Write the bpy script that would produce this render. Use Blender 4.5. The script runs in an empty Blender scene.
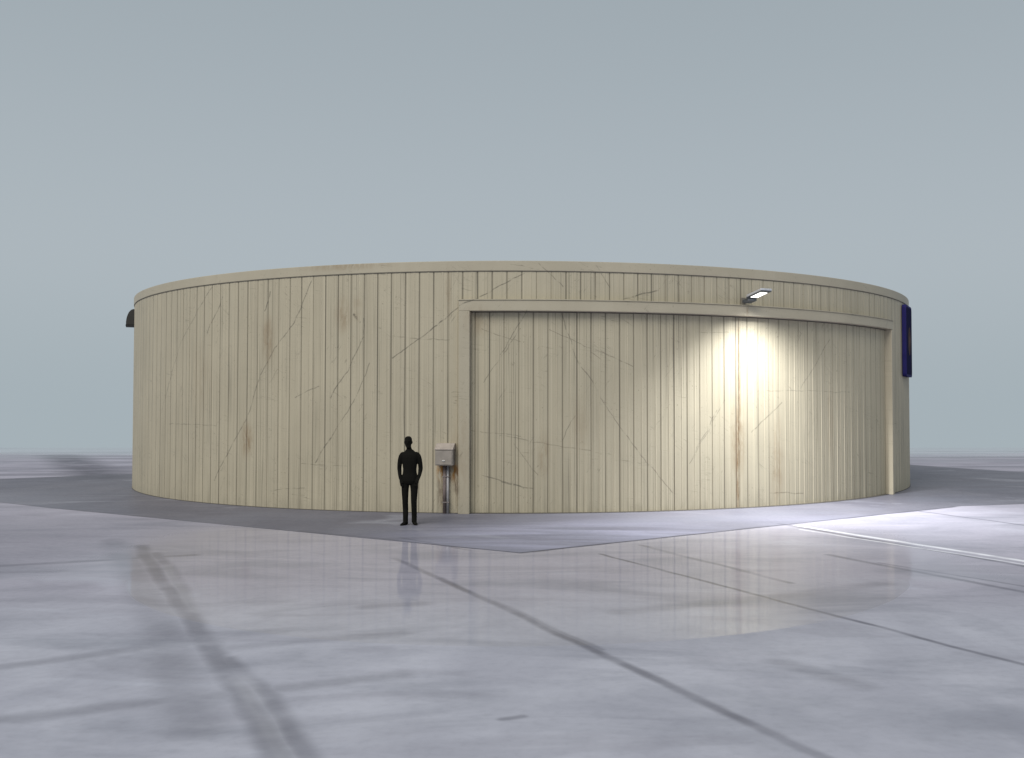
import bpy, bmesh, math, random
from math import sin, cos, pi, radians, sqrt
from mathutils import Vector, Matrix

random.seed(7)
scn = bpy.context.scene
COL = scn.collection

# ------------------------------------------------------------------ dimensions (metres)
CAM_H = 2.355
CX, CY, R = -1.274, 35.92, 12.813      # centre and radius of the round building
HT = 5.764                             # its height
STEP, DSTEP = 360.0 / 238, 1.5        # one panel of the wall and of the door (degrees)
WOFF, DOFF = 0.03, -0.27              # where their joints fall
K = radians(1.0) * R                  # metres of wall per degree
DOOR_A, DOOR_B = -3.70, 53.95         # doorway, degrees round from the point facing the camera

def cp(th, r, z):
    """point at azimuth th (degrees), radius r, height z, in building space"""
    t = radians(th)
    return Vector((sin(t) * r, -cos(t) * r, z))

# ------------------------------------------------------------------ object helpers
def tag(o, label=None, cat=None, group=None, kind=None):
    if label: o['label'] = label
    if cat: o['category'] = cat
    if group: o['group'] = group
    if kind: o['kind'] = kind
    return o

def empty(name, loc, rz=0.0):
    o = bpy.data.objects.new(name, None)
    COL.objects.link(o)
    o.location = loc
    o.rotation_euler = (0, 0, rz)
    o.empty_display_size = 0.3
    return o

def link(name, bm, mat, parent=None, smooth=False, bevel=0.0):
    bmesh.ops.recalc_face_normals(bm, faces=bm.faces)
    me = bpy.data.meshes.new(name)
    bm.to_mesh(me); bm.free()
    if mat: me.materials.append(mat)
    for p in me.polygons: p.use_smooth = smooth
    o = bpy.data.objects.new(name, me)
    COL.objects.link(o)
    if parent: o.parent = parent
    if bevel:
        b = o.modifiers.new('bevel', 'BEVEL')
        b.width = bevel; b.segments = 2; b.limit_method = 'ANGLE'; b.angle_limit = radians(40)
    return o

def add_box(bm, x0, x1, y0, y1, z0, z1):
    vs = [bm.verts.new((x, y, z)) for z in (z0, z1) for y in (y0, y1) for x in (x0, x1)]
    for f in ((0, 1, 3, 2), (4, 6, 7, 5), (0, 4, 5, 1), (2, 3, 7, 6), (0, 2, 6, 4), (1, 5, 7, 3)):
        bm.faces.new([vs[i] for i in f])
    return vs

def add_prism(bm, pts, axis_off):
    """pts: list of Vectors in one plane, extruded by the vector axis_off"""
    a = [bm.verts.new(p) for p in pts]
    b = [bm.verts.new(p + axis_off) for p in pts]
    n = len(pts)
    bm.faces.new(a); bm.faces.new(b[::-1])
    for i in range(n):
        bm.faces.new((a[i], b[i], b[(i + 1) % n], a[(i + 1) % n]))

def add_tube(bm, p0, p1, r, n=16, r1=None):
    p0, p1 = Vector(p0), Vector(p1)
    d = (p1 - p0).normalized()
    u = d.orthogonal().normalized(); w = d.cross(u)
    r1 = r if r1 is None else r1
    rings = [[bm.verts.new(p + (u * cos(2 * pi * i / n) + w * sin(2 * pi * i / n)) * rr) for i in range(n)] for p, rr in ((p0, r), (p1, r1))]
    for i in range(n):
        bm.faces.new((rings[0][i], rings[0][(i + 1) % n], rings[1][(i + 1) % n], rings[1][i]))
    bm.faces.new(rings[0][::-1]); bm.faces.new(rings[1])

def add_loft(bm, rings):
    """rings: list of equal-length lists of Vectors; closed at both ends"""
    vr = [[bm.verts.new(p) for p in r] for r in rings]
    n = len(vr[0])
    for a, b in zip(vr, vr[1:]):
        for i in range(n):
            bm.faces.new((a[i], a[(i + 1) % n], b[(i + 1) % n], b[i]))
    bm.faces.new(vr[0][::-1]); bm.faces.new(vr[-1])

def add_arc_band(bm, a0, a1, r0, r1, z0, z1, step=STEP / 3, closed=False):
    """a curved bar of rectangular section following the wall"""
    n = max(1, int(math.ceil((a1 - a0) / step)))
    secs = []
    for i in range(n if closed else n + 1):
        a = a0 + (a1 - a0) * i / n
        secs.append([bm.verts.new(cp(a, r, z)) for r, z in ((r0, z0), (r1, z0), (r1, z1), (r0, z1))])
    m = len(secs)
    for i in range(m if closed else m - 1):
        s, t = secs[i], secs[(i + 1) % m]
        for j in range(4):
            bm.faces.new((s[j], t[j], t[(j + 1) % 4], s[(j + 1) % 4]))
    if not closed:
        bm.faces.new(secs[0]); bm.faces.new(secs[-1][::-1])

def wall_uv(o):
    """UV in metres: u = distance round the wall, v = height"""
    me = o.data
    uv = me.uv_layers.new(name='UVMap')
    for p in me.polygons:
        us = []
        for li in p.loop_indices:
            c = me.vertices[me.loops[li].vertex_index].co
            us.append(math.degrees(math.atan2(c.x, -c.y)))
        if max(us) - min(us) > 180: us = [a + 360 if a < 0 else a for a in us]
        for li, a in zip(p.loop_indices, us):
            uv.data[li].uv = (a * K, me.vertices[me.loops[li].vertex_index].co.z)

# ------------------------------------------------------------------ node helpers
class NT:
    def __init__(self, tree): self.t = tree; self.n = tree.nodes; self.l = tree.links
    def new(self, typ, **kw):
        n = self.n.new(typ)
        for k, v in kw.items(): setattr(n, k, v)
        return n
    def put(self, sock, v):
        if v is None: return
        if isinstance(v, bpy.types.NodeSocket): self.l.new(v, sock)
        else: sock.default_value = v
    def math(self, op, a, b=None, c=None, clamp=False):
        n = self.new('ShaderNodeMath', operation=op, use_clamp=clamp)
        self.put(n.inputs[0], a); self.put(n.inputs[1], b); self.put(n.inputs[2], c)
        return n.outputs[0]
    def vmath(self, op, a, b=None, scale=None):
        n = self.new('ShaderNodeVectorMath', operation=op)
        self.put(n.inputs[0], a); self.put(n.inputs[1], b)
        if scale is not None: self.put(n.inputs['Scale'], scale)
        return n.outputs['Value'] if op in ('DOT_PRODUCT', 'LENGTH', 'DISTANCE') else n.outputs['Vector']
    def ramp(self, v, a, b, c=0.0, d=1.0, smooth=True):
        n = self.new('ShaderNodeMapRange', interpolation_type='SMOOTHSTEP' if smooth else 'LINEAR')
        for i, x in enumerate((v, a, b, c, d)): self.put(n.inputs[i], x)
        return n.outputs[0]
    def noise(self, vec, scale, detail=3, rough=0.5, dist=0.0, dims='3D', w=None, col=False):
        n = self.new('ShaderNodeTexNoise', noise_dimensions=dims)
        if dims != '1D': self.put(n.inputs['Vector'], vec)
        else: self.put(n.inputs['W'], vec)
        self.put(n.inputs['Scale'], scale); self.put(n.inputs['Detail'], detail)
        self.put(n.inputs['Roughness'], rough); self.put(n.inputs['Distortion'], dist)
        return n.outputs['Color'] if col else n.outputs[0]
    def mapping(self, vec, scale=(1, 1, 1), rot=(0, 0, 0), loc=(0, 0, 0)):
        n = self.new('ShaderNodeMapping')
        self.put(n.inputs['Vector'], vec); self.put(n.inputs['Scale'], scale)
        self.put(n.inputs['Rotation'], rot); self.put(n.inputs['Location'], loc)
        return n.outputs[0]
    def mix(self, f, a, b, mode='MIX'):
        n = self.new('ShaderNodeMix', data_type='RGBA', blend_type=mode)
        def rgba(x): return (*x, 1.0) if isinstance(x, tuple) and len(x) == 3 else x
        self.put(n.inputs[0], f); self.put(n.inputs[6], rgba(a)); self.put(n.inputs[7], rgba(b))
        return n.outputs[2]
    def group(self, g, **ins):
        n = self.new('ShaderNodeGroup'); n.node_tree = g
        for k, v in ins.items(): self.put(n.inputs[k], v)
        return n.outputs[0]

def chain_group(name, ins):
    """a group that carries (x, y, value so far) in one vector, so long lists are worked through one after the other"""
    g = bpy.data.node_groups.new(name, 'ShaderNodeTree')
    g.interface.new_socket('V', in_out='INPUT', socket_type='NodeSocketVector')
    for nm, ty in ins: g.interface.new_socket(nm, in_out='INPUT', socket_type=ty)
    g.interface.new_socket('V', in_out='OUTPUT', socket_type='NodeSocketVector')
    t = NT(g)
    i = t.new('NodeGroupInput').outputs; o = t.new('NodeGroupOutput')
    sp = t.new('ShaderNodeSeparateXYZ'); t.l.new(i['V'], sp.inputs[0])
    P = t.vmath('MULTIPLY', i['V'], (1, 1, 0))
    def finish(v):
        c = t.new('ShaderNodeCombineXYZ')
        t.l.new(sp.outputs[0], c.inputs[0]); t.l.new(sp.outputs[1], c.inputs[1])
        t.l.new(t.math('MAXIMUM', sp.outputs[2], v), c.inputs[2])
        t.l.new(c.outputs[0], o.inputs[0])
    return g, t, i, P, finish
VEC, FLT = 'NodeSocketVector', 'NodeSocketFloat'
STROKE, t, i, P, fin_ = chain_group('stroke', (('A', VEC), ('B', VEC), ('Width', FLT), ('Strength', FLT)))
ap = t.vmath('SUBTRACT', P, i['A']); ab = t.vmath('SUBTRACT', i['B'], i['A'])
h = t.math('DIVIDE', t.vmath('DOT_PRODUCT', ap, ab), t.vmath('DOT_PRODUCT', ab, ab), clamp=True)
d = t.vmath('DISTANCE', ap, t.vmath('SCALE', ab, scale=h))
fin_(t.math('MULTIPLY', t.ramp(d, t.math('MULTIPLY', i['Width'], 0.15), i['Width'], 1.0, 0.0), i['Strength']))
SPOT_G, t, i, P, fin_ = chain_group('soft_spot', (('C', VEC), ('Inv', VEC), ('Strength', FLT)))
v = t.vmath('MULTIPLY', t.vmath('SUBTRACT', P, i['C']), i['Inv'])
fin_(t.ramp(t.vmath('LENGTH', v), 1.0, 0.15, 0.0, i['Strength']))

def flat(t, P): return t.vmath('MULTIPLY', P, (1, 1, 0))
def chain_value(t, V):
    sp = t.new('ShaderNodeSeparateXYZ'); t.l.new(V, sp.inputs[0]); return sp.outputs[2]
def strokes(t, P, segs, WK=1.0):
    V = flat(t, P)
    for (ax, ay, bx, by, w, s) in segs:
        V = t.group(STROKE, V=V, A=(ax, ay, 0), B=(bx, by, 0), Width=w * WK, Strength=s)
    return chain_value(t, V)
def spots(t, P, lst):
    V = flat(t, P)
    for c, sz, s in lst:
        V = t.group(SPOT_G, V=V, C=(c[0], c[1], 0), Inv=(1 / sz[0], 1 / sz[1], 0), Strength=s)
    return chain_value(t, V)
def blob(t, P, c, size, s=1.0): return spots(t, P, [(c, size, s)])

def new_mat(name):
    m = bpy.data.materials.new(name); m.use_nodes = True
    t = NT(m.node_tree)
    b = next(n for n in m.node_tree.nodes if n.type == 'BSDF_PRINCIPLED')
    return m, t, b

def plain(name, col, rough=0.6, metal=0.0, spec=0.5, vary=0.12, scale=9.0, bump=0.0):
    m, t, b = new_mat(name)
    tc = t.new('ShaderNodeTexCoord').outputs['Object']
    n = t.noise(tc, scale, 4, 0.6)
    c = t.mix(t.ramp(n, 0.3, 0.7), tuple(x * (1 - vary) for x in col), tuple(min(1, x * (1 + vary)) for x in col))
    t.put(b.inputs['Base Color'], c)
    t.put(b.inputs['Roughness'], t.ramp(n, 0.2, 0.8, max(0.02, rough - 0.08), min(1, rough + 0.08)))
    b.inputs['Metallic'].default_value = metal
    b.inputs['Specular IOR Level'].default_value = spec
    if bump:
        bp = t.new('ShaderNodeBump'); bp.inputs['Strength'].default_value = bump; bp.inputs['Distance'].default_value = 0.01
        t.l.new(t.noise(tc, scale * 8, 3), bp.inputs['Height']); t.l.new(bp.outputs[0], b.inputs['Normal'])
    return m

# ------------------------------------------------------------------ the painted cladding
SCRATCHES = [(-2.679, 3.55, -1.912, 4.07, 0.026, 0.8),
    (-1.912, 4.07, -1.118, 4.69, 0.026, 0.8),
    (-1.118, 4.69, 0.394, 5.48, 0.026, 0.8),
    (-3.381, 4.47, -3.406, 4.05, 0.026, 0.7),
    (-3.406, 4.05, -3.811, 3.22, 0.026, 0.7),
    (-3.811, 3.22, -4.258, 2.66, 0.026, 0.7),
    (-3.225, 3.44, -3.625, 2.56, 0.022, 0.6),
    (-3.625, 2.56, -4.065, 1.93, 0.022, 0.6),
    (-4.065, 1.93, -4.519, 1.32, 0.022, 0.6),
    (-4.777, 5.44, -5.257, 4.45, 0.026, 0.7),
    (-5.257, 4.45, -5.888, 3.82, 0.026, 0.7),
    (-5.888, 3.82, -6.329, 3.16, 0.026, 0.7),
    (-6.329, 3.16, -6.753, 2.16, 0.026, 0.7),
    (-6.753, 2.16, -7.965, 0.6, 0.026, 0.7),
    (-8.131, 5.47, -9.582, 4.13, 0.025, 0.6),
    (-9.582, 4.13, -10.779, 2.25, 0.025, 0.6),
    (-7.679, 5.16, -8.325, 4.33, 0.03, 0.8),
    (-5.998, 5.23, -6.183, 4.76, 0.03, 0.8),
    (-4.56, 2.9, -5.239, 2.66, 0.025, 0.7),
    (-4.251, 1.7, -4.656, 1.13, 0.025, 0.7),
    (-10.293, 1.98, -7.907, 1.98, 0.02, 0.5),
    (-5.942, 0.41, -5.336, 0.5, 0.02, 0.5),
    (-5.336, 0.5, -4.931, 0.54, 0.02, 0.5),
    (-5.049, 1.08, -4.381, 1.07, 0.02, 0.5),
    (-2.681, 4.04, -1.301, 3.95, 0.02, 0.5),
    (-3.638, 4.57, -3.497, 4.4, 0.06, 0.9),
    (-4.517, 1.04, -3.795, 1.05, 0.02, 0.4),
    (-0.586, 4.2, 0.304, 3.9, 0.02, 0.5),
    (0.304, 4.2, -0.539, 2.97, 0.02, 0.6),
    (-0.81, 1.9, 0.306, 1.74, 0.02, 0.45),
    (-0.579, 0.88, 0.309, 0.63, 0.025, 0.7),
    (0.463, 4.61, -0.152, 3.61, 0.02, 0.7),
    (1.263, 4.55, 1.588, 3.57, 0.022, 0.6),
    (1.588, 3.57, 2.285, 2.47, 0.022, 0.6),
    (2.285, 2.47, 2.925, 1.55, 0.022, 0.6),
    (2.925, 1.55, 3.907, 0.45, 0.022, 0.6),
    (0.966, 4.18, 1.912, 3.8, 0.02, 0.6),
    (1.912, 3.8, 2.929, 3.37, 0.02, 0.6),
    (-0.148, 1.76, 1.932, 1.42, 0.02, 0.5),
    (1.585, 2.22, 1.263, 1.69, 0.02, 0.6),
    (-0.145, 0.74, 0.604, 0.54, 0.025, 0.7),
    (5.099, 2.33, 4.345, 1.11, 0.02, 0.6),
    (0.17, 1.56, 0.718, 0.88, 0.02, 0.5),
    (7.755, 2.9, 8.871, 4.18, 0.02, 0.6),
    (4.45, 1.23, 5.322, 2.59, 0.02, 0.5),
    (7.055, 2.53, 6.1, 1.82, 0.03, 0.6),
    (6.677, 0.32, 7.8, 0.28, 0.03, 0.6),
    (6.57, 2.83, 9.821, 2.83, 0.02, 0.5),
    (4.674, 4.2, 5.445, 4.22, 0.02, 0.4),
    (0.736, 5.72, 1.288, 5.15, 0.02, 0.6),
    (2.053, 5.69, 2.359, 5.19, 0.02, 0.6),
    (2.739, 4.94, 3.547, 5.15, 0.03, 0.8)]

RUST = [((-6.08, 4.05),
    (0.28, 0.85), 0.45),
    ((-6.75, 1.62),
    (0.3, 0.6), 0.6),
    ((-3.93, 4.58),
    (0.3, 0.6), 0.42),
    ((-3.56, 4.73),
    (0.2, 0.4), 0.3),
    ((-0.99, 1.4),
    (0.5, 1.6), 0.2),
    ((0.85, 1.35),
    (0.2, 0.8), 0.3),
    ((6.91, 1.01),
    (0.3, 1.6), 0.38),
    ((-3.88, 5.73),
    (1.6, 0.16), 0.35),
    ((5.7, 1.64),
    (0.3, 1.3), 0.5),
    ((5.73, 3.56),
    (0.1, 1.5), 0.55),
    ((5.7, 1.4),
    (0.09, 2.0), 1.0),
    ((5.68, 0.44),
    (0.07, 1.2), 0.9),
    ((5.75, 2.59),
    (0.06, 3.0), 0.6),
    ((8.88, 1.97),
    (0.25, 1.6), 0.2),
    ((-0.63, 4.39),
    (0.5, 0.5), 0.28),
    ((-1.35, 4.99),
    (0.12, 0.8), 0.3),
    ((1.7, 2.03),
    (0.3, 1.0), 0.18),
    ((-8.61, 3.12),
    (0.6, 1.3), 0.15),
    ((5.85, 4.75),
    (0.05, 0.3), 0.6)]
RUNS = [((-1.49, 0.96),
    (0.16, 0.34),
    (0.36, 0.17, 0.03), 1.0),
    ((-1.18, 0.94),
    (0.16, 0.34),
    (0.36, 0.17, 0.03), 1.0),
    ((-1.36, 0.92),
    (0.13, 0.4),
    (0.09, 0.05, 0.05), 0.9),
    ((-1.13, 0.65),
    (0.12, 0.6),
    (0.12, 0.085, 0.06), 0.8),
    ((-1.5, 0.49),
    (0.16, 0.6),
    (0.14, 0.1, 0.07), 0.7)]
def seg_near(sg, box, pad):
    u0, u1, z0, z1 = box
    return max(sg[0], sg[2]) > u0 - pad and min(sg[0], sg[2]) < u1 + pad and max(sg[1], sg[3]) > z0 - pad and min(sg[1], sg[3]) < z1 + pad
def spot_near(c, sz, box, pad=0.02):
    u0, u1, z0, z1 = box
    return c[0] + sz[0] > u0 - pad and c[0] - sz[0] < u1 + pad and c[1] + sz[1] > z0 - pad and c[1] - sz[1] < z1 + pad
_mats = {}
def cladding_zone_mat(kind, box):
    """the same paint everywhere, carrying only the marks that touch this stretch of the wall"""
    segs = [q for q in SCRATCHES if seg_near(q, box, 0.12)]
    rust = [q for q in RUST if spot_near(q[0], q[1], box)]
    runs = [q for q in RUNS if spot_near(q[0], q[1], box)]
    key = (kind, tuple(segs), tuple(rust), tuple(runs))
    if key not in _mats:
        off, st, tint = {'wall': (WOFF, STEP, (1, 1, 1)), 'door': (DOFF, DSTEP, (1, 1, .99)), 'trim': (None, STEP, (.95, .955, .98))}[kind]
        _mats[key] = cladding_mat('beige_' + kind + '_paint', off, st, tint, segs, rust, runs)
    return _mats[key]
ZONE = 9.0
def zone_paint(o, kind):
    me = o.data
    me.materials.clear(); idx = {}
    boxes = {}
    for p in me.polygons:
        c = p.center
        a = math.degrees(math.atan2(c.x, -c.y))
        k = int(math.floor(a / ZONE)) if abs(a) < 72 else 99
        lvl = 1 if c.z > 4.6 else 0
        boxes.setdefault((k, lvl), []).append(p.index)
    for (k, lvl), ps in boxes.items():
        zs = [me.vertices[v].co.z for i in ps for v in me.polygons[i].vertices]
        if k == 99: box = (900, 901, 0, 1)
        else: box = (k * ZONE * K - 0.1, (k + 1) * ZONE * K + 0.1, min(zs), max(zs))
        m = cladding_zone_mat(kind, box)
        if m.name not in idx: idx[m.name] = len(me.materials); me.materials.append(m)
        for i in ps: me.polygons[i].material_index = idx[m.name]

def cladding_mat(name, joint_off, st, tint, segs, rusts, runs):
    m, t, b = new_mat(name)
    uv = t.new('ShaderNodeUVMap').outputs[0]
    sep = t.new('ShaderNodeSeparateXYZ'); t.l.new(uv, sep.inputs[0])
    u, v = sep.outputs[0], sep.outputs[1]
    base = tuple(a * c for a, c in zip((0.475, 0.428, 0.322), tint))
    # uneven, sun-bleached paint
    n1 = t.noise(uv, 0.55, 4, 0.55)
    n2 = t.noise(t.mapping(uv, (3.2, 0.35, 1)), 1.0, 5, 0.6)
    col = t.mix(t.ramp(n1, 0.3, 0.72), tuple(x * 0.94 for x in base), tuple(x * 1.05 for x in base))
    col = t.mix(t.ramp(n2, 0.25, 0.8, 0.0, 0.35), col, tuple(x * y for x, y in zip(base, (0.87, 0.85, 0.82))))
    fine = t.noise(uv, 26, 4, 0.7)
    col = t.mix(t.ramp(fine, 0.35, 0.75, 0.0, 0.16), col, tuple(x * 0.8 for x in base))
    dark = (0.115, 0.105, 0.082)
    if joint_off is not None:
        # every panel a slightly different tone
        pid = t.math('FLOOR', t.math('DIVIDE', t.math('SUBTRACT', u, joint_off * K), st * K))
        wn = t.new('ShaderNodeTexWhiteNoise', noise_dimensions='1D'); t.l.new(pid, wn.inputs['W'])
        col = t.mix(t.ramp(wn.outputs[0], 0, 1, 0.0, 0.09, smooth=False), col, tuple(x * 0.72 for x in base))
        # dark joints and further uneven vertical lines
        fr = t.math('FRACT', t.math('DIVIDE', t.math('SUBTRACT', u, joint_off * K), st * K))
        dj = t.math('MINIMUM', fr, t.math('SUBTRACT', 1.0, fr))
        jl = t.ramp(dj, 0.015, 0.075, 1.0, 0.0)
        amp = t.noise(t.mapping(uv, (2.1, 0.12, 1)), 1.0, 2)
        col = t.mix(t.math('MULTIPLY', jl, t.ramp(amp, 0.3, 0.7, 0.3, 0.8)), col, dark)
        ln = t.noise(t.mapping(uv, (9.0, 0.02, 1), loc=(3.1, 0, 0)), 1.0, 3, 0.75)
        ll = t.ramp(t.math('ABSOLUTE', t.math('SUBTRACT', ln, 0.5)), 0.0, 0.016, 1.0, 0.0)
        la = t.noise(t.mapping(uv, (0.9, 0.25, 1), loc=(7, 2, 0)), 1.0, 3)
        col = t.mix(t.math('MULTIPLY', ll, t.ramp(la, 0.34, 0.60, 0.05, 0.62)), col, dark)
        # bleached thin lines
        ln2 = t.noise(t.mapping(uv, (7.0, 0.015, 1), loc=(11.3, 4, 0)), 1.0, 2, 0.6)
        l2 = t.ramp(t.math('ABSOLUTE', t.math('SUBTRACT', ln2, 0.5)), 0.0, 0.014, 0.4, 0.0)
        col = t.mix(l2, col, tuple(min(1, x * 1.25) for x in base))
    # long scratches
    wob = t.noise(uv, 2.2, 3, col=True)
    P = t.vmath('ADD', uv, t.vmath('SCALE', t.vmath('SUBTRACT', wob, (0.5, 0.5, 0.5)), scale=0.14))
    P = t.vmath('MULTIPLY', P, (1, 1, 0))
    brk = t.noise(uv, 5.0, 4, 0.7)
    if segs:
        sc = strokes(t, P, segs, 0.8)
        sc = t.math('MULTIPLY', sc, t.ramp(brk, 0.36, 0.56, 0.08, 1.0))
        col = t.mix(sc, col, (0.13, 0.12, 0.095))
    # small random scuffs in several directions
    for ang, sx, sy, lo in ((35, 0.5, 6.0, 0.2), (-58, 0.4, 5.0, 5.2), (8, 0.35, 7.0, 9.1)):
        q = t.mapping(t.mapping(uv, rot=(0, 0, radians(ang))), (sx, sy, 1), loc=(lo, lo, 0))
        s1 = t.noise(q, 1.4, 2, 0.5)
        l = t.ramp(t.math('ABSOLUTE', t.math('SUBTRACT', s1, 0.5)), 0.0, 0.006, 1.0, 0.0)
        mk = t.ramp(t.noise(t.mapping(uv, loc=(lo * 3, lo, 0)), 1.2, 3, 0.6), 0.53, 0.64, 0.0, 0.5)
        col = t.mix(t.math('MULTIPLY', l, mk), col, dark)
    # speckle dirt in patches
    sp = t.ramp(t.noise(t.mapping(uv, (1, 0.6, 1)), 30, 2, 0.5), 0.66, 0.72)
    pm = t.ramp(t.noise(t.mapping(uv, loc=(4, 8, 0)), 0.9, 3), 0.46, 0.64, 0.0, 0.6)
    col = t.mix(t.math('MULTIPLY', sp, pm), col, (0.13, 0.11, 0.08))
    # rust and brown runs
    if rusts:
        rn = t.noise(t.mapping(uv, (9, 2.2, 1)), 1.0, 5, 0.7)
        rust = t.math('MULTIPLY', spots(t, uv, rusts), t.ramp(rn, 0.32, 0.64, 0.1, 1.0))
        col = t.mix(rust, col, (0.20, 0.115, 0.048))
    # under the meter box: orange and dark runs
    if runs:
        dn = t.noise(t.mapping(uv, (14, 3.2, 1)), 1.0, 5, 0.7)
        for c, sz, cc, s in runs:
            col = t.mix(t.math('MULTIPLY', blob(t, uv, c, sz, s), t.ramp(dn, 0.36, 0.6)), col, cc)
    # uneven darker band along the foot of the wall
    ft = t.math('MULTIPLY', t.ramp(v, 0.0, 0.35, 0.5, 0.0), t.ramp(t.noise(t.mapping(uv, (3, 1, 1)), 2.0, 4), 0.35, 0.7))
    col = t.mix(ft, col, tuple(x * 0.62 for x in base))
    t.put(b.inputs['Base Color'], col)
    t.put(b.inputs['Roughness'], t.ramp(fine, 0.2, 0.8, 0.45, 0.68))
    b.inputs['Specular IOR Level'].default_value = 0.35
    bp = t.new('ShaderNodeBump'); bp.inputs['Strength'].default_value = 0.35; bp.inputs['Distance'].default_value = 0.006
    hgt = t.noise(t.mapping(uv, (2.5, 1, 1)), 3.5, 3, 0.6)
    t.l.new(hgt, bp.inputs['Height']); t.l.new(bp.outputs[0], b.inputs['Normal'])
    return m

# ------------------------------------------------------------------ the ground
SEAMS = [(-2.67, 16.23, 0.37, 10.04, 0.09, 0.3),
    (-1.72, 14.31, 1.86, 6.75, 0.1, 0.45),
    (0.61, 16.68, 4.3, 9.42, 0.07, 0.5),
    (1.35, 17.79, 3.1, 13.9, 0.1, 0.35),
    (4.33, 16.57, 6.02, 13.14, 0.12, 0.35),
    (4.89, 15.71, 6.22, 13.59, 0.07, 0.3),
    (8.29, 23.75, 9.49, 20.69, 0.1, 0.4),
    (4.49, 21.05, 7.01, 15.31, 0.12, 0.5),
    (-0.7, 16.8, 9.48, 24.73, 0.1, 0.45),
    (-0.7, 16.8, -5.11, 19.84, 0.07, 0.35),
    (-1.56, 17.16, -2.35, 18.06, 0.07, 0.3),
    (-2.35, 18.06, -2.99, 18.76, 0.07, 0.3),
    (-8.14, 18.47, -6.55, 15.4, 0.36, 0.21),
    (-6.55, 15.4, -4.42, 11.25, 0.36, 0.21),
    (-4.42, 11.25, -3.31, 8.87, 0.36, 0.21),
    (-3.31, 8.87, -2.71, 7.55, 0.36, 0.21),
    (-7.33, 17.66, -5.5, 13.98, 0.19, 0.38),
    (-5.5, 13.98, -4.24, 11.63, 0.19, 0.38),
    (-4.24, 11.63, -3.39, 9.92, 0.19, 0.38),
    (-3.39, 9.92, -2.84, 8.87, 0.19, 0.38),
    (-2.84, 8.87, -2.16, 7.48, 0.19, 0.38),
    (-2.16, 7.48, -1.85, 6.81, 0.19, 0.38),
    (-6.71, 16.8, -5.55, 14.57, 0.15, 0.3),
    (-5.55, 14.57, -4.34, 11.91, 0.15, 0.3),
    (-3.18, 9.68, -2.44, 8.47, 0.16, 0.35),
    (-2.44, 8.47, -1.66, 6.81, 0.16, 0.35),
    (-8.49, 15.4, -6.0, 16.57, 0.2, 0.3),
    (-8.18, 14.84, -7.35, 14.93, 0.2, 0.25),
    (-4.4, 7.74, -3.52, 8.15, 0.22, 0.22),
    (-3.52, 8.15, -1.44, 9.1, 0.22, 0.22),
    (-3.46, 10.04, -1.72, 10.8, 0.2, 0.14),
    (-3.71, 10.47, -5.14, 9.34, 0.2, 0.2),
    (0.72, 11.91, 2.6, 12.8, 0.3, 0.2),
    (2.6, 12.8, 4.3, 13.82, 0.3, 0.2),
    (2.02, 9.56, 2.54, 8.74, 0.25, 0.18),
    (-0.48, 7.81, -0.33, 7.89, 0.07, 0.3),
    (-2.3, 12.21, -1.73, 12.4, 0.25, 0.22),
    (-26.29, 53.2, -18.54, 39.92, 1.6, 0.5),
    (-18.54, 39.92, -16.02, 35.24, 1.6, 0.5)]
PALE = [(4.76, 20.78, 7.24, 15.81, 0.12, 1),
    (4.68, 20.09, 7.1, 15.48, 0.07, 0.7),
    (-2.83, 9.0, -1.79, 6.75, 0.14, 0.13),
    (-6.04, 15.5, -4.29, 11.91, 0.12, 0.1)]

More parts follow.
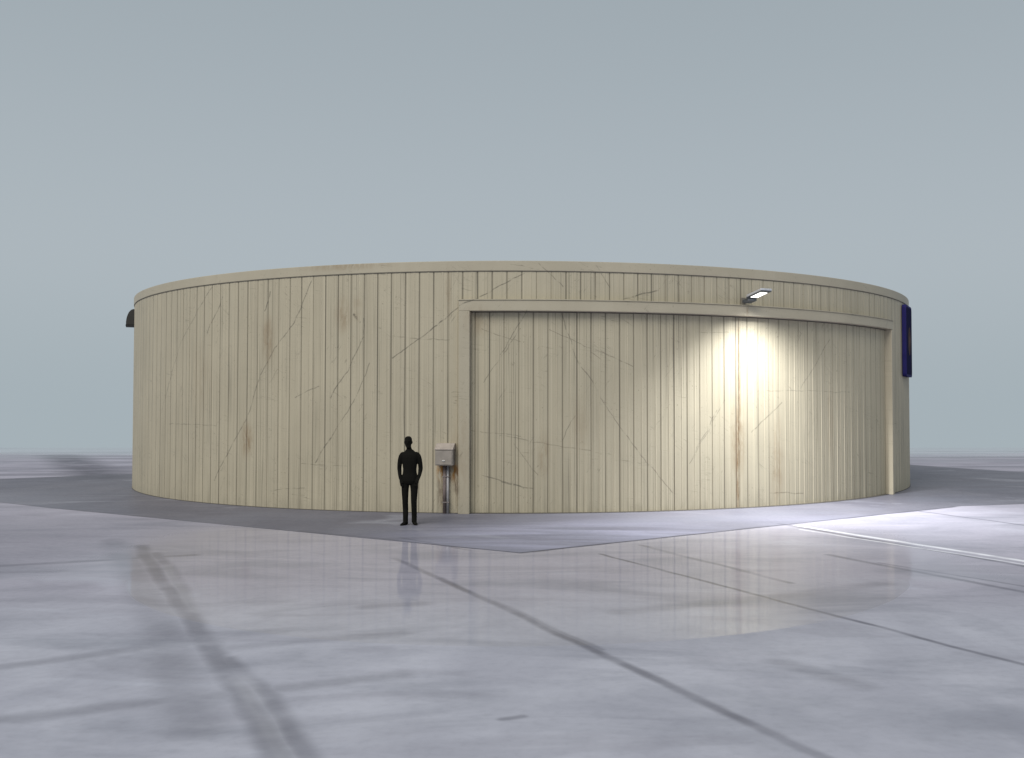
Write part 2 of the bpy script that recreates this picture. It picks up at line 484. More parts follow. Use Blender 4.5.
def ground_mat(name, slab, seams, pale):
    m, t, b = new_mat(name)
    P = t.new('ShaderNodeTexCoord').outputs['Object']
    big = t.noise(t.mapping(P, (0.09, 0.13, 1)), 1.0, 4, 0.55)
    mid = t.noise(t.mapping(P, (0.55, 0.45, 1), rot=(0, 0, 0.25)), 1.0, 4, 0.55, dist=0.6)
    mid2 = t.noise(t.mapping(P, (0.30, 0.62, 1), rot=(0, 0, -0.12), loc=(8, 3, 0)), 1.0, 5, 0.6, dist=0.8)
    fin = t.noise(P, 9.0, 5, 0.65)
    if slab:
        # darker forecourt round the building, blue-grey; lamp spill put into the colour before the door
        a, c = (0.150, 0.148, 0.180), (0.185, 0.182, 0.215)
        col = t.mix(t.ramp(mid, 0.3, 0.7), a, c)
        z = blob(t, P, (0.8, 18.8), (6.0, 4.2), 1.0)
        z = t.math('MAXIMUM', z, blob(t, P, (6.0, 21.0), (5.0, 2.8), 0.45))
        spill_streaks = t.noise(t.mapping(P, (0.22, 1.1, 1), rot=(0, 0, -0.1), loc=(2, 5, 0)), 1.0, 5, 0.6, dist=0.9)
        col = t.mix(t.math('MULTIPLY', z, t.ramp(spill_streaks, 0.28, 0.68, 0.3, 1.0)), col, (0.40, 0.40, 0.52))
        # paler ground towards the far left end
        w = blob(t, P, (-20, 25), (9.5, 6.5), 0.9)
        col = t.mix(w, col, (0.36, 0.36, 0.42))
    else:
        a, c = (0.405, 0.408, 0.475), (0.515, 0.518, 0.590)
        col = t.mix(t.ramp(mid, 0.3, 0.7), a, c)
        # warmer and darker stretch in front of the forecourt

        sp = t.new('ShaderNodeSeparateXYZ'); t.l.new(P, sp.inputs[0])
        wm = t.ramp(sp.outputs[1], 10.5, 15.0)
        col = t.mix(t.math('MULTIPLY', wm, 0.7), col, (0.42, 0.392, 0.468))
        # patch of light put into the colour right of the forecourt, muted against clipping
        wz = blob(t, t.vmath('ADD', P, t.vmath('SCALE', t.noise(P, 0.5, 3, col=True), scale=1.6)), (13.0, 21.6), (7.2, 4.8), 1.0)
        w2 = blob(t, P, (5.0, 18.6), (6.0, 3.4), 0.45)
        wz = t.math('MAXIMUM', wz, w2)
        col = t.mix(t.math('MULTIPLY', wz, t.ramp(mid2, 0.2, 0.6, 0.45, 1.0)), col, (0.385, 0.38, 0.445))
        col = t.mix(spots(t, P, [((-10.5, 18.0), (6.5, 7.5), .45), ((-7.5, 12.5), (3.5, 3.5), .2), ((7.5, 12.6), (3.5, 2.0), .25), ((3.2, 12.4), (3.0, 1.2), .2)]), col, (0.22, 0.215, 0.255))
        # streaky darker bands far off
        fs = t.noise(t.mapping(P, (0.05, 0.33, 1), loc=(3, 1, 0)), 1.0, 4, 0.6)
        fm = t.ramp(sp.outputs[1], 24, 36)
        col = t.mix(t.math('MULTIPLY', fm, t.ramp(fs, 0.4, 0.65, 0.0, 0.75)), col, (0.17, 0.165, 0.205))
        # the building's shadow put into the ground colour to its right
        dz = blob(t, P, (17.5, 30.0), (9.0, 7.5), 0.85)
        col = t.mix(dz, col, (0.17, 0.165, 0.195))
    col = t.mix(t.ramp(mid2, 0.44, 0.70, 0.0, 0.42), col, (0.20, 0.21, 0.255))
    col = t.mix(t.ramp(mid2, 0.26, 0.44, 0.30, 0.0), col, (0.58, 0.60, 0.69))
    drf = t.noise(t.mapping(P, (0.35, 0.9, 1), rot=(0, 0, 0.2), loc=(5, 1, 0)), 1.0, 3, 0.5, dist=1.2)
    col = t.mix(t.ramp(drf, 0.5, 0.68, 0.0, 0.26), col, (0.235, 0.23, 0.275))
    col = t.mix(t.ramp(big, 0.45, 0.72, 0.0, 0.2), col, (0.22, 0.22, 0.26))
    col = t.mix(t.ramp(fin, 0.4, 0.8, 0.0, 0.14), col, (0.18, 0.18, 0.21))
    wob = t.noise(P, 0.7, 3, col=True)
    Q = t.vmath('ADD', P, t.vmath('SCALE', t.vmath('SUBTRACT', wob, (0.5, 0.5, 0.5)), scale=0.16))
    Q = t.vmath('MULTIPLY', Q, (1, 1, 0))
    if seams:
        sm = strokes(t, Q, seams)
        sm = t.math('MULTIPLY', sm, t.ramp(t.noise(P, 0.9, 3), 0.3, 0.6, 0.7, 1.45))
        col = t.mix(t.math('MINIMUM', sm, 0.9), col, (0.11, 0.11, 0.135))
    if pale:
        lt = strokes(t, Q, pale)
        lt = t.math('MULTIPLY', lt, t.ramp(t.noise(P, 2.3, 4), 0.3, 0.55, 0.5, 1.0))
        col = t.mix(lt, col, (0.78, 0.78, 0.83))
    t.put(b.inputs['Base Color'], col)
    # roughness: a gloss patch in front of the building, edge fitted to the reflection's image pixels, dull everywhere else
    if slab:
        rg = 0.42
    else:
        sp2 = t.new('ShaderNodeSeparateXYZ'); t.l.new(P, sp2.inputs[0])
        r1 = t.vmath('DISTANCE', t.vmath('MULTIPLY', P, (1, 1, 0)), (-0.598, 15.879, 0))
        edge = t.math('ADD', r1, t.math('MULTIPLY', t.math('SUBTRACT', t.noise(P, 1.2, 2), 0.5), 0.05))
        disc = t.ramp(edge, 5.659, 5.659 + 0.06, 1.0, 0.0)
        back = t.math('MULTIPLY', t.ramp(sp2.outputs[1], 13.6, 14.4), t.ramp(t.math('ABSOLUTE', t.math('ADD', sp2.outputs[0], 0.6)), 5.2, 8.5, 1.0, 0.0))
        back = t.math('MULTIPLY', back, t.ramp(sp2.outputs[1], 19.0, 23.0, 1.0, 0.0))
        pol = t.math('MAXIMUM', disc, back)
        rg = t.ramp(pol, 0, 1, 0.5, 0.06, smooth=False)
    rv = t.math('MULTIPLY', t.math('ADD', rg, 0.0), t.ramp(fin, 0.2, 0.8, 0.85, 1.15))
    t.put(b.inputs['Roughness'], rv)
    if slab: b.inputs['Specular IOR Level'].default_value = GROUND_SPEC
    else:
        # gloss added at the far end so the ground fades out like haze
        far_gloss = t.ramp(t.math('ADD', sp2.outputs[1], t.math('MULTIPLY', t.noise(t.mapping(P, (0.04, 0.3, 1)), 1.0, 3), 14.0)), 52.0, 68.0)
        t.put(b.inputs['Specular IOR Level'], t.ramp(far_gloss, 0, 1, GROUND_SPEC, 0.9, smooth=False))
        rv = t.math('MULTIPLY', rv, t.ramp(far_gloss, 0, 1, 1.0, 0.08, smooth=False)); t.put(b.inputs['Roughness'], rv)
    bp = t.new('ShaderNodeBump'); bp.inputs['Strength'].default_value = 0.25; bp.inputs['Distance'].default_value = 0.004
    t.l.new(t.noise(P, 6.0, 3), bp.inputs['Height']); t.l.new(bp.outputs[0], b.inputs['Normal'])
    return m
GROUND_SPEC = 0.022
GX, GY = 90.0, 63.5       # the concrete ends here; nothing but sky beyond

def ground_sheet(name, bm, z, slab):
    """one mesh; each face carries the same concrete with only the seams that cross it"""
    o = link(name, bm, None)
    me = o.data; cache = {}
    for p in me.polygons:
        xs = [me.vertices[v].co.x for v in p.vertices]; ys = [me.vertices[v].co.y for v in p.vertices]
        box = (min(xs), max(xs), min(ys), max(ys))
        sg = tuple(q for q in SEAMS if seg_near(q, box, q[4] + 0.12)); pl = tuple(q for q in PALE if seg_near(q, box, q[4] + 0.12))
        if (sg, pl) not in cache:
            cache[(sg, pl)] = len(me.materials)
            me.materials.append(ground_mat('forecourt_concrete' if slab else 'bare_concrete', slab, sg, pl))
        p.material_index = cache[(sg, pl)]
    return tag(o, kind='structure')

def cut_sheet(pts, z, cuts_x, cuts_y):
    bm = bmesh.new()
    bm.faces.new([bm.verts.new((x, y, z)) for x, y in pts])
    for x in cuts_x: bmesh.ops.bisect_plane(bm, geom=bm.verts[:] + bm.edges[:] + bm.faces[:], plane_co=(x, 0, 0), plane_no=(1, 0, 0))
    for y in cuts_y: bmesh.ops.bisect_plane(bm, geom=bm.verts[:] + bm.edges[:] + bm.faces[:], plane_co=(0, y, 0), plane_no=(0, 1, 0))
    return bm
CXS = [-28, -12, -9, -7, -5.5, -4, -2.5, -1, 0.5, 2, 3.5, 5, 6.5, 8, 9.5, 12.5]
CYS = [5, 7, 8.5, 10, 11.5, 13, 15, 17, 19, 21, 23, 26, 34]
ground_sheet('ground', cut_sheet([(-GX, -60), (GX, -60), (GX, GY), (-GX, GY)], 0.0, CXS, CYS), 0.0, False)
FC = [(-0.7, 16.8),
    (9.8, 24.98),
    (18.3, 27.5),
    (18.5, 36.0),
    (12.0, 50.0),
    (-13, 50.0),
    (-15.88, 37.43),
    (-19.2, 34.73),
    (-23.5, 30.5),
    (-18.5, 29.0),
    (-12.32, 24.48)]
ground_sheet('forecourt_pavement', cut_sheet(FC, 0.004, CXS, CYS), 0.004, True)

# ------------------------------------------------------------------ the round building
ROOFMAT = plain('grey_roof_felt', (0.16, 0.16, 0.16), 0.9)
DARKGAP = plain('dark_gasket', (0.11, 0.10, 0.085), 0.8)

bld = empty('round_building', (CX, CY, 0))
tag(bld, 'low round beige building clad in scratched vertical metal panels', 'building')

PROFILE = ((0.0, -.010), (0.022, -.010), (0.045, 0.0), (0.56, 0.0), (0.585, .005), (0.655, .005), (0.68, 0.0), (0.955, 0.0), (0.978, -.010))
def clad_columns(a0, a1, off, st):
    cols = []
    k0 = int(math.floor((a0 - off) / st)) - 1
    k1 = int(math.ceil((a1 - off) / st)) + 1
    for k in range(k0, k1):
        for tt, dr in PROFILE:
            a = off + (k + tt) * st
            if a0 < a < a1: cols.append((a, dr))
    return [(a0, 0.0)] + cols + [(a1, 0.0)]

def add_clad(bm, a0, a1, z0, z1, rr, off, thick, st=STEP):
    cols = clad_columns(a0, a1, off, st)
    prev = None
    rows = [z0 + (z1 - z0) * i / 4 for i in range(5)]
    for i, (a, dr) in enumerate(cols):
        f = [bm.verts.new(cp(a, rr + dr, z)) for z in rows]
        bk = [bm.verts.new(cp(a, rr - thick, z)) for z in rows]
        cur = (f, bk)
        if prev:
            for j in range(4):
                bm.faces.new((prev[0][j], f[j], f[j + 1], prev[0][j + 1]))
                bm.faces.new((prev[1][j], prev[1][j + 1], bk[j + 1], bk[j]))
            bm.faces.new((prev[0][0], prev[1][0], bk[0], f[0]))
            bm.faces.new((prev[0][4], f[4], bk[4], prev[1][4]))
        else:
            for j in range(4): bm.faces.new((f[j], f[j + 1], bk[j + 1], bk[j]))
        prev = cur
    for j in range(4): bm.faces.new((prev[0][j], prev[1][j], prev[1][j + 1], prev[0][j + 1]))

# wall: full height round the back and left, and the strip over the doorway, in one mesh that meets behind the frame
bm = bmesh.new()
add_clad(bm, DOOR_B + 0.25 - 360, DOOR_A - 0.25, 0.0, 5.53, R, WOFF, 0.25)
add_clad(bm, DOOR_A - 0.25, DOOR_B + 0.25, 4.72, 5.53, R, WOFF, 0.25)
bmesh.ops.remove_doubles(bm, verts=bm.verts, dist=0.0005)
wall = link('wall', bm, None, bld); wall_uv(wall); zone_paint(wall, 'wall')

bm = bmesh.new()
add_arc_band(bm, -180, 180, R - 0.30, R + 0.020, 5.532, HT, STEP, closed=True)
cop = link('coping', bm, None, bld, bevel=0.012); wall_uv(cop); zone_paint(cop, 'trim')
bm = bmesh.new()
add_arc_band(bm, -180, 180, R - 0.27, R + 0.012, 5.517, 5.530, STEP, closed=True)
link('coping_gasket', bm, DARKGAP, bld)

bm = bmesh.new()
n = 123
ring = [cp(360 * i / n, R - 0.26, 5.2) for i in range(n)]
add_prism(bm, ring, Vector((0, 0, 0.08)))
link('roof', bm, ROOFMAT, bld)

# door frame: one bent profile, both jambs and the header
bm = bmesh.new()
FZ0, FZ1 = 4.605, 4.85
fr0, fr1 = R - 0.12, R + 0.14
JL0, JR1 = DOOR_A - 1.12, DOOR_B + 0.62
add_arc_band(bm, JL0, JR1, fr0, fr1, FZ0, FZ1)
add_arc_band(bm, JL0, DOOR_A, fr0, fr1, 0.0, FZ0)
add_arc_band(bm, DOOR_B, JR1, fr0, fr1, 0.0, FZ0)
fm = link('door_frame', bm, None, bld, bevel=0.012); wall_uv(fm); zone_paint(fm, 'trim')
# thin drip strip along the top of the header and gaskets round the opening
bm = bmesh.new()
add_arc_band(bm, JL0 - 0.05, JR1 + 0.05, R + 0.005, fr1 + 0.018, FZ1 + 0.001, FZ1 + 0.019)
ds = link('drip_strip', bm, None, bld); wall_uv(ds); zone_paint(ds, 'trim')

# sliding door in two leaves meeting in the middle
DR = R - 0.055
MID = 25.6
for a0, a1 in ((DOOR_A + 0.03, MID - 0.03), (MID + 0.03, DOOR_B - 0.03)):
    bm = bmesh.new()
    add_clad(bm, a0, a1, 0.02, 4.70, DR, DOFF, 0.06, DSTEP)
    d = link('sliding_door', bm, None, bld); wall_uv(d); zone_paint(d, 'door')
bm = bmesh.new()
add_arc_band(bm, DOOR_A, DOOR_B, R - 0.118, R - 0.02, 4.583, 4.603)
link('door_track', bm, DARKGAP, bld)
bm = bmesh.new()
add_arc_band(bm, MID - 0.03, MID + 0.03, DR - 0.06, DR - 0.03, 0.02, 4.60)
link('meeting_strip', bm, plain('rusty_seam', (0.16, 0.09, 0.045), 0.8), bld)
bm = bmesh.new()
add_arc_band(bm, DOOR_A, DOOR_B, R - 0.118, R + 0.02, 0.004, 0.016)
link('threshold', bm, DARKGAP, bld)
bm = bmesh.new()
add_arc_band(bm, JR1 - 360, JL0, R - 0.05, R + 0.012, 0.0045, 0.02)
link('contact_shade_strip', bm, DARKGAP, bld)  # dark strip added for the contact shade at the foot of the wall

def wall_frame(name, th, r=R, z=0.0):
    """Empty standing on the wall: local +X to the right along the wall, -Y outward, Z up"""
    p = cp(th, r, z) + Vector((CX, CY, 0))
    return empty(name, p, radians(th))

# ------------------------------------------------------------------ wall lamp over the door
LZ = 4.97
lamp = wall_frame('wall_lamp', 26.05, R, LZ)
tag(lamp, 'lit flat outdoor lamp on a short arm above the big door', 'lamp')
SILVER = plain('silver_grey_paint', (0.62, 0.63, 0.66), 0.4, 0.3)
DARKM = plain('dark_grey_cast_metal', (0.085, 0.095, 0.105), 0.5, 0.2)
TIL = radians(10.5)
def head_pt(x, l, h): # x across, l along the arm outward, h above the arm's axis
    return Vector((x, -(l * cos(TIL) - h * sin(TIL)), l * sin(TIL) + h * cos(TIL)))
def head_box(bm, x0, x1, l0, l1, h0, h1, x0b=None, x1b=None):
    x0b = x0 if x0b is None else x0b; x1b = x1 if x1b is None else x1b
    c = [head_pt(x, l, h) for h in (h0, h1) for (x, l) in ((x0, l0), (x1, l0), (x1b, l1), (x0b, l1))]
    v = [bm.verts.new(q) for q in c]
    for f in ((0, 1, 2, 3), (7, 6, 5, 4), (0, 4, 5, 1), (1, 5, 6, 2), (2, 6, 7, 3), (3, 7, 4, 0)): bm.faces.new([v[i] for i in f])
bm = bmesh.new(); add_box(bm, -0.06, 0.06, -0.03, 0.02, -0.11, 0.09)
link('wall_plate', bm, plain('tarnished_plate', (0.22, 0.20, 0.17), 0.6, 0.2), lamp, bevel=0.008)
bm = bmesh.new(); head_box(bm, -0.035, 0.035, 0.0, 0.34, -0.035, 0.02)
link('arm', bm, DARKM, lamp, bevel=0.008)
bm = bmesh.new(); head_box(bm, -0.07, 0.07, 0.22, 0.38, 0.0, 0.052, -0.155, 0.155); head_box(bm, -0.155, 0.155, 0.3795, 0.94, 0.0, 0.052)
bmesh.ops.remove_doubles(bm, verts=bm.verts, dist=0.002)
link('head_shell', bm, SILVER, lamp, bevel=0.01)
bm = bmesh.new(); head_box(bm, -0.148, 0.148, 0.34, 0.93, -0.022, -0.001)
bez = link('bezel', bm, DARKM, lamp, bevel=0.005)
bm = bmesh.new(); head_box(bm, -0.10, 0.12, 0.14, 0.37, -0.085, -0.024, -0.13, 0.13)
link('driver_box', bm, DARKM, lamp, bevel=0.01)
m, t, b = new_mat('lit_diffuser')
b.inputs['Base Color'].default_value = (0.9, 0.9, 0.9, 1)
b.inputs['Emission Color'].default_value = (1.0, 0.98, 0.95, 1); b.inputs['Emission Strength'].default_value = 3.0
bm = bmesh.new(); head_box(bm, -0.10, 0.10, 0.44, 0.83, -0.028, -0.0235)
link('diffuser', bm, m, lamp)

ld = bpy.data.lights.new('lamp_beam', 'SPOT')
ld.energy = 610.0
ld.color = (0.97, 0.985, 1.0); ld.spot_size = radians(136); ld.spot_blend = 1.0; ld.shadow_soft_size = 0.12
ld.use_nodes = True      # a flood optic: the beam thins out more slowly than a bare bulb's
lt_ = NT(ld.node_tree); em_ = next(n for n in ld.node_tree.nodes if n.type == 'EMISSION')
fo_ = lt_.new('ShaderNodeLightFalloff'); fo_.inputs['Strength'].default_value = 1.0; fo_.inputs['Smooth'].default_value = 0.4
lt_.l.new(fo_.outputs['Linear'], em_.inputs['Strength'])
lo = bpy.data.objects.new('lamp_beam', ld); COL.objects.link(lo)
lo.parent = lamp; lo.location = (0, -0.93, 0.07)
lo.rotation_euler = (0, radians(-5), 0)

# ------------------------------------------------------------------ meter box on the wall left of the door
box = wall_frame('meter_box', -6.13, R + 0.0, 0.0)
tag(box, 'small weathered grey box with sloping hood and rust runs beneath, beside the black figure', 'utility box')
BOXM = plain('weathered_grey_steel', (0.285, 0.255, 0.225), 0.6, 0.0, vary=0.16, scale=5)
BW, BD, B0, B1, B2 = 0.20, 0.29, 1.105, 1.455, 1.60
bm = bmesh.new()
add_prism(bm, [Vector((-BW, y, z)) for y, z in ((0.015, B0), (-BD, B0), (-BD, B1), (0.015, B1))], Vector((2 * BW, 0, 0)))
link('cabinet', bm, BOXM, box, bevel=0.008)
bm = bmesh.new()
add_prism(bm, [Vector((-BW - 0.012, y, z)) for y, z in ((0.015, B1 + 0.002), (-BD - 0.02, B1 + 0.002), (-BD - 0.02, B1 + 0.022), (-0.10, B2), (0.015, B2))], Vector((2 * BW + 0.024, 0, 0)))
link('sloping_hood', bm, plain('paler_grey_steel', (0.40, 0.345, 0.305), 0.6, 0.0), box, bevel=0.006)
bm = bmesh.new(); add_box(bm, -BW + 0.02, BW - 0.02, -BD - 0.011, -BD - 0.002, B0 + 0.02, B1 - 0.02)
dr = link('cabinet_door', bm, BOXM, box, bevel=0.004)
bm = bmesh.new(); add_box(bm, -0.035, 0.03, -BD - 0.028, -BD - 0.012, B0 + 0.095, B0 + 0.118)
link('handle', bm, plain('bright_steel', (0.75, 0.74, 0.72), 0.3, 0.4), dr, bevel=0.003)
bm = bmesh.new(); add_tube(bm, (0.045, -0.06, 0.004), (0.045, -0.06, B0 + 0.01), 0.03, 20)
link('conduit_and_shade', bm, plain('galvanised_pipe', (0.40, 0.39, 0.40), 0.6, 0.2), box, smooth=True)
bm = bmesh.new(); add_tube(bm, (-0.03, -0.055, 0.004), (-0.03, -0.055, B0 + 0.01), 0.038, 20)  # rust-brown tube added for the shadow on the single pipe's left side
link('conduit_and_shade', bm, plain('rusty_pipe_shade', (0.19, 0.15, 0.14), 0.75, 0.1, vary=0.3, scale=4), box, smooth=True)
for z in (0.25, 0.83):
    bm = bmesh.new(); add_box(bm, -0.08, 0.085, -0.10, -0.001, z, z + 0.022)
    link('pipe_clamp', bm, plain('pipe_clamp_steel', (0.24, 0.21, 0.20), 0.6, 0.3), box, bevel=0.003)

# ------------------------------------------------------------------ navy sign on the right flank
sg = wall_frame('wall_sign', 63.9, R, 4.40)
tag(sg, 'dark blue upright box sign fixed on the right flank of the round building', 'sign')
NAVY = plain('navy_sign_paint', (0.022, 0.020, 0.115), 0.7, 0.0, spec=0.1, vary=0.1)
def rounded_rect(hw, hh, r, y, n=6):
    pts = []
    for cx_, cz_, a0 in ((hw - r, hh - r, 0), (-hw + r, hh - r, 90), (-hw + r, -hh + r, 180), (hw - r, -hh + r, 270)):
        for i in range(n + 1):
            a = radians(a0 + 90 * i / n)
            pts.append(Vector((cx_ + r * cos(a), y, cz_ + r * sin(a))))
    return pts
bm = bmesh.new(); add_prism(bm, rounded_rect(0.62, 1.06, 0.10, 0.0), Vector((0, -0.12, 0)))
link('sign_case', bm, NAVY, sg, bevel=0.012)
bm = bmesh.new(); add_prism(bm, rounded_rect(0.55, 0.99, 0.07, -0.121), Vector((0, -0.008, 0)))
link('sign_face', bm, plain('dark_navy_face', (0.012, 0.012, 0.05), 0.9, spec=0.04), sg)
bm = bmesh.new()
add_prism(bm, [Vector((0.24 * cos(a), -0.130, 0.42 * sin(a))) for a in [2 * pi * i / 28 for i in range(28)]], Vector((0, -0.004, 0)))
link('emblem', bm, plain('faded_gold', (0.10, 0.07, 0.06), 0.9, spec=0.04, vary=0.4, scale=4), sg)

# ------------------------------------------------------------------ dark hood on the far left
hd = wall_frame('wall_hood', -68.0, R, 4.91)
tag(hd, 'dark quarter-round hood sticking out near the top of the far left wall', 'hood')
HOODM = plain('dark_hood_metal', (0.035, 0.033, 0.030), 0.6)
bm = bmesh.new()
prof = [Vector((-0.30, 0.03, 0.045)), Vector((-0.30, -0.232, 0.045))]
for i in range(0, 11):
    a = radians(8 + 82 * i / 10)
    prof.append(Vector((-0.30, -0.235 * cos(a) ** 0.9 if a < pi / 2 else 0.0, 0.05 + 0.47 * sin(a))))
prof.append(Vector((-0.30, 0.03, 0.52)))
add_prism(bm, prof, Vector((0.6, 0, 0)))
link('hood_shell', bm, HOODM, hd, bevel=0.006)
bm = bmesh.new(); add_box(bm, -0.31, 0.31, -0.242, 0.02, 0.0, 0.043)
link('lower_rim', bm, plain('black_rim', (0.012, 0.012, 0.012), 0.6), hd, bevel=0.004)

# ------------------------------------------------------------------ the person
BLACK = plain('black_clothing', (0.0065, 0.0062, 0.0050), 0.85, spec=0.12, vary=0.15)
def ring(c, rx, ry, n=20, tilt=(0, 0, 0), sq=1.0):
    M = Matrix.Rotation(tilt[0], 3, 'X') @ Matrix.Rotation(tilt[1], 3, 'Y') @ Matrix.Rotation(tilt[2], 3, 'Z')
    out = []
    for i in range(n):
        a = 2 * pi * i / n
        ca, sa = cos(a), sin(a)
        out.append(Vector(c) + M @ Vector((rx * math.copysign(abs(ca) ** sq, ca), ry * math.copysign(abs(sa) ** sq, sa), 0)))
    return out
def limb(bm, pts, n=16):
    """pts: (x, y, z, r) chain; rings square to the local direction"""
    P = [Vector(p[:3]) for p in pts]
    rings = []
    for i, p in enumerate(P):
        d = (P[min(i + 1, len(P) - 1)] - P[max(i - 1, 0)]).normalized()
        u = Vector((0, 1, 0)).cross(d)
        u = u.normalized() if u.length > 1e-3 else Vector((1, 0, 0))
        w = d.cross(u)
        r = pts[i][3]
        rings.append([p + (u * cos(2 * pi * k / n) + w * sin(2 * pi * k / n)) * r for k in range(n)])
    add_loft(bm, rings)

man = empty('person', (-3.135, 20.88, 0.004))
tag(man, 'person standing all in black before the beige wall, hands in pockets', 'person')
bm = bmesh.new()
add_loft(bm, [ring((0, 0.005, z), rx, ry, 24, sq=0.9) for z, rx, ry in
    ((.815, .09, .07), (.845, .150, .102), (.90, .172, .118), (.98, .165, .115), (1.06, .143, .105), (1.14, .138, .105), (1.22, .148, .112),
     (1.31, .165, .12), (1.38, .176, .118), (1.43, .172, .108), (1.47, .145, .088), (1.505, .10, .072), (1.54, .066, .060))])
limb(bm, [(0, .012, 1.48, .064), (0, .004, 1.55, .055), (0, -.006, 1.63, .052)])                        # neck
add_loft(bm, [ring((0, y, z), rx, ry, 20) for z, rx, ry, y in                                         # head
    ((1.572, .028, .035, -.058), (1.585, .045, .055, -.045), (1.61, .057, .074, -.022), (1.65, .066, .088, -.008), (1.69, .071, .095, -.002), (1.73, .0725, .097, 0),
     (1.765, .066, .088, .002), (1.79, .048, .066, .004), (1.802, .022, .03, .005))])
limb(bm, [(0, -.09, 1.715, .008), (0, -.104, 1.69, .010), (0, -.113, 1.667, .014), (0, -.098, 1.655, .010)], 10)      # nose
limb(bm, [(-.05, -.083, 1.712, .010), (0, -.096, 1.716, .011), (.05, -.083, 1.712, .010)], 8)                          # brow
limb(bm, [(-.022, -.088, 1.628, .008), (0, -.094, 1.630, .009), (.022, -.088, 1.628, .008)], 8)                       # mouth
limb(bm, [(-.012, -.086, 1.592, .014), (.012, -.086, 1.592, .014)], 8)                                                # chin
for s in (-1, 1):
    limb(bm, [(s * .072, .012, 1.652, .008), (s * .079, .016, 1.68, .012), (s * .077, .02, 1.705, .011), (s * .07, .014, 1.715, .007)], 8)   # ear
    # arm: out to the elbow, back in to the pocket
    limb(bm, [(s * .115, .0, 1.462, .042), (s * .150, .001, 1.440, .052), (s * .176, .005, 1.395, .055), (s * .196, .012, 1.33, .053), (s * .212, .022, 1.24, .048), (s * .220, .036, 1.15, .044),
              (s * .212, .022, 1.09, .042), (s * .200, -.018, 1.01, .036), (s * .184, -.048, .945, .030), (s * .172, -.062, .915, .027)])
    # hand: palm and four fingers slid into the front pocket, thumb outside
    limb(bm, [(s * .173, -.062, .925, .026), (s * .163, -.074, .885, .034), (s * .152, -.082, .84, .032)], 14)
    for k, (dx, ln) in enumerate(((-.026, .060), (-.009, .070), (.009, .066), (.025, .052))):
        limb(bm, [(s * (.152 + dx), -.086, .845, .0095), (s * (.148 + dx), -.093, .845 - ln * .55, .009), (s * (.142 + dx), -.084, .845 - ln, .0075)], 10)
    limb(bm, [(s * .150, -.088, .90, .012), (s * .130, -.108, .878, .0115), (s * .116, -.114, .852, .010)], 10)
# legs
def leg(s, foot_x, foot_y, kx):
    limb(bm, [(s * .082, .005, .90, .082), (s * .088, .004, .82, .084), (s * .093, .002, .75, .077), (s * .093, -.002, .66, .071), (kx, -.010, .50, .062), (kx, -.004, .44, .060), (kx * .6 + foot_x * .4, .012, .32, .058),
              (foot_x, .014 + foot_y, .18, .054), (foot_x, .010 + foot_y, .09, .053), (foot_x, .004 + foot_y, .045, .053)], 18)
leg(-1, -.078, -.04, -.088)
leg(1, .092, .02, .090)
def lean(bm):
    for v in bm.verts:
        if v.co.z > 1.49: v.co.x -= 0.034 * min(1.0, (v.co.z - 1.49) / 0.14)
lean(bm)
body = link('body', bm, BLACK, man, smooth=True)
rm = body.modifiers.new('remesh', 'REMESH'); rm.mode = 'VOXEL'; rm.voxel_size = 0.0075; rm.use_smooth_shade = True
sm = body.modifiers.new('smooth', 'SMOOTH'); sm.iterations = 4; sm.factor = 0.5
# hair
bm = bmesh.new()
add_loft(bm, [ring((0, y, z), rx, ry, 20) for z, rx, ry, y in
    ((1.66, .055, .045, .060), (1.70, .0745, .075, .030), (1.735, .0765, .094, .014), (1.77, .071, .092, .004), (1.797, .052, .070, .004), (1.812, .022, .032, .006))])
lean(bm)
link('hair', bm, BLACK, man, smooth=True)
# shoes
for s, fx, fy, ang in ((-1, -.078, -.04, -22), (1, .092, .02, 20)):
    bm = bmesh.new()
    a = radians(ang)
    def fp(l, w, z): # l forward (toward the camera), w sideways
        return Vector((fx + l * sin(a) + w * cos(a), fy + .03 - l * cos(a) + w * sin(a), z))
    rings = []
    for l, hw, h in ((-.055, .020, .045), (-.045, .034, .075), (.0, .038, .088), (.05, .038, .072), (.10, .042, .052), (.14, .041, .040), (.17, .030, .030), (.185, .012, .018)):
        r_ = []
        for k in range(16):
            b_ = 2 * pi * k / 16
            r_.append(fp(l, hw * cos(b_), max(0.0, h * 0.5 + h * 0.5 * sin(b_) * 1.15)))
        rings.append(r_)
    add_loft(bm, rings)
    link('shoe', bm, BLACK, man, smooth=True)

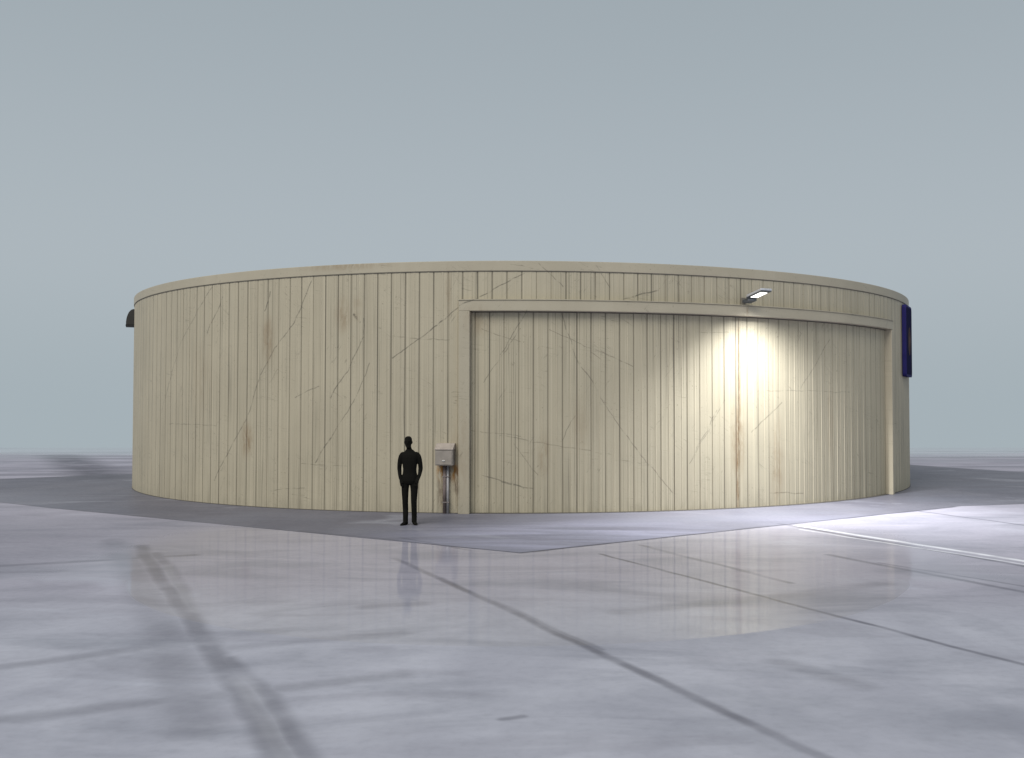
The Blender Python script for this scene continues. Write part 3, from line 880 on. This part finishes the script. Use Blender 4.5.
# ------------------------------------------------------------------ light and sky
SUN_EL, SUN_AZ = radians(44), radians(206)      # azimuth clockwise from +Y: behind the camera, to its left
sd = Vector((sin(SUN_AZ) * cos(SUN_EL), cos(SUN_AZ) * cos(SUN_EL), sin(SUN_EL)))
sl = bpy.data.lights.new('sun', 'SUN'); sl.energy = 2.0; sl.angle = radians(40); sl.color = (1.0, 0.95, 0.87)
so = bpy.data.objects.new('sun', sl); COL.objects.link(so)
so.location = sd * 60
so.rotation_euler = sd.to_track_quat('Z', 'Y').to_euler()

w = bpy.data.worlds.new('World'); scn.world = w; w.use_nodes = True
t = NT(w.node_tree)
bg = next(n for n in w.node_tree.nodes if n.type == 'BACKGROUND')
sky = t.new('ShaderNodeTexSky', sky_type='NISHITA'); sky.sun_disc = False
sky.sun_elevation = SUN_EL; sky.sun_rotation = SUN_AZ; sky.dust_density = 6.0; sky.air_density = 1.0
gen = t.new('ShaderNodeTexCoord').outputs['Generated']
sp = t.new('ShaderNodeSeparateXYZ'); t.l.new(gen, sp.inputs[0])
z = sp.outputs[2]
# an even overcast layer, faintly darker higher up, over the clear sky
oc = t.mix(t.ramp(z, 0.0, 0.16), (0.395, 0.462, 0.500), (0.428, 0.484, 0.520))
oc = t.mix(t.ramp(z, 0.12, 0.45), oc, (0.350, 0.404, 0.438))
cl = t.noise(t.mapping(gen, (1, 1, 2.5)), 1.6, 3, 0.5)
oc = t.mix(t.ramp(cl, 0.3, 0.7, 0.0, 0.05), oc, (0.45, 0.47, 0.54))
clear = t.vmath('SCALE', sky.outputs[0], scale=0.10)
t.put(bg.inputs['Color'], t.mix(0.95, clear, oc))
bg.inputs['Strength'].default_value = 1.0

# ------------------------------------------------------------------ camera and output
cam = bpy.data.cameras.new('camera'); co = bpy.data.objects.new('camera', cam); COL.objects.link(co)
cam.sensor_fit = 'HORIZONTAL'; cam.sensor_width = 36.0; cam.lens = 1014.95 / 1024 * 36
cam.clip_start = 0.1; cam.clip_end = 3000
cam.shift_x = -50.5 / 1024
co.location = (0, 0, CAM_H); co.rotation_euler = (radians(90) + 0.0305, 0, 0)
scn.camera = co
scn.render.engine = 'CYCLES'
scn.view_settings.view_transform = 'Standard'; scn.view_settings.look = 'None'
scn.view_settings.exposure = 0; scn.view_settings.gamma = 1; scn.view_settings.use_curve_mapping = False
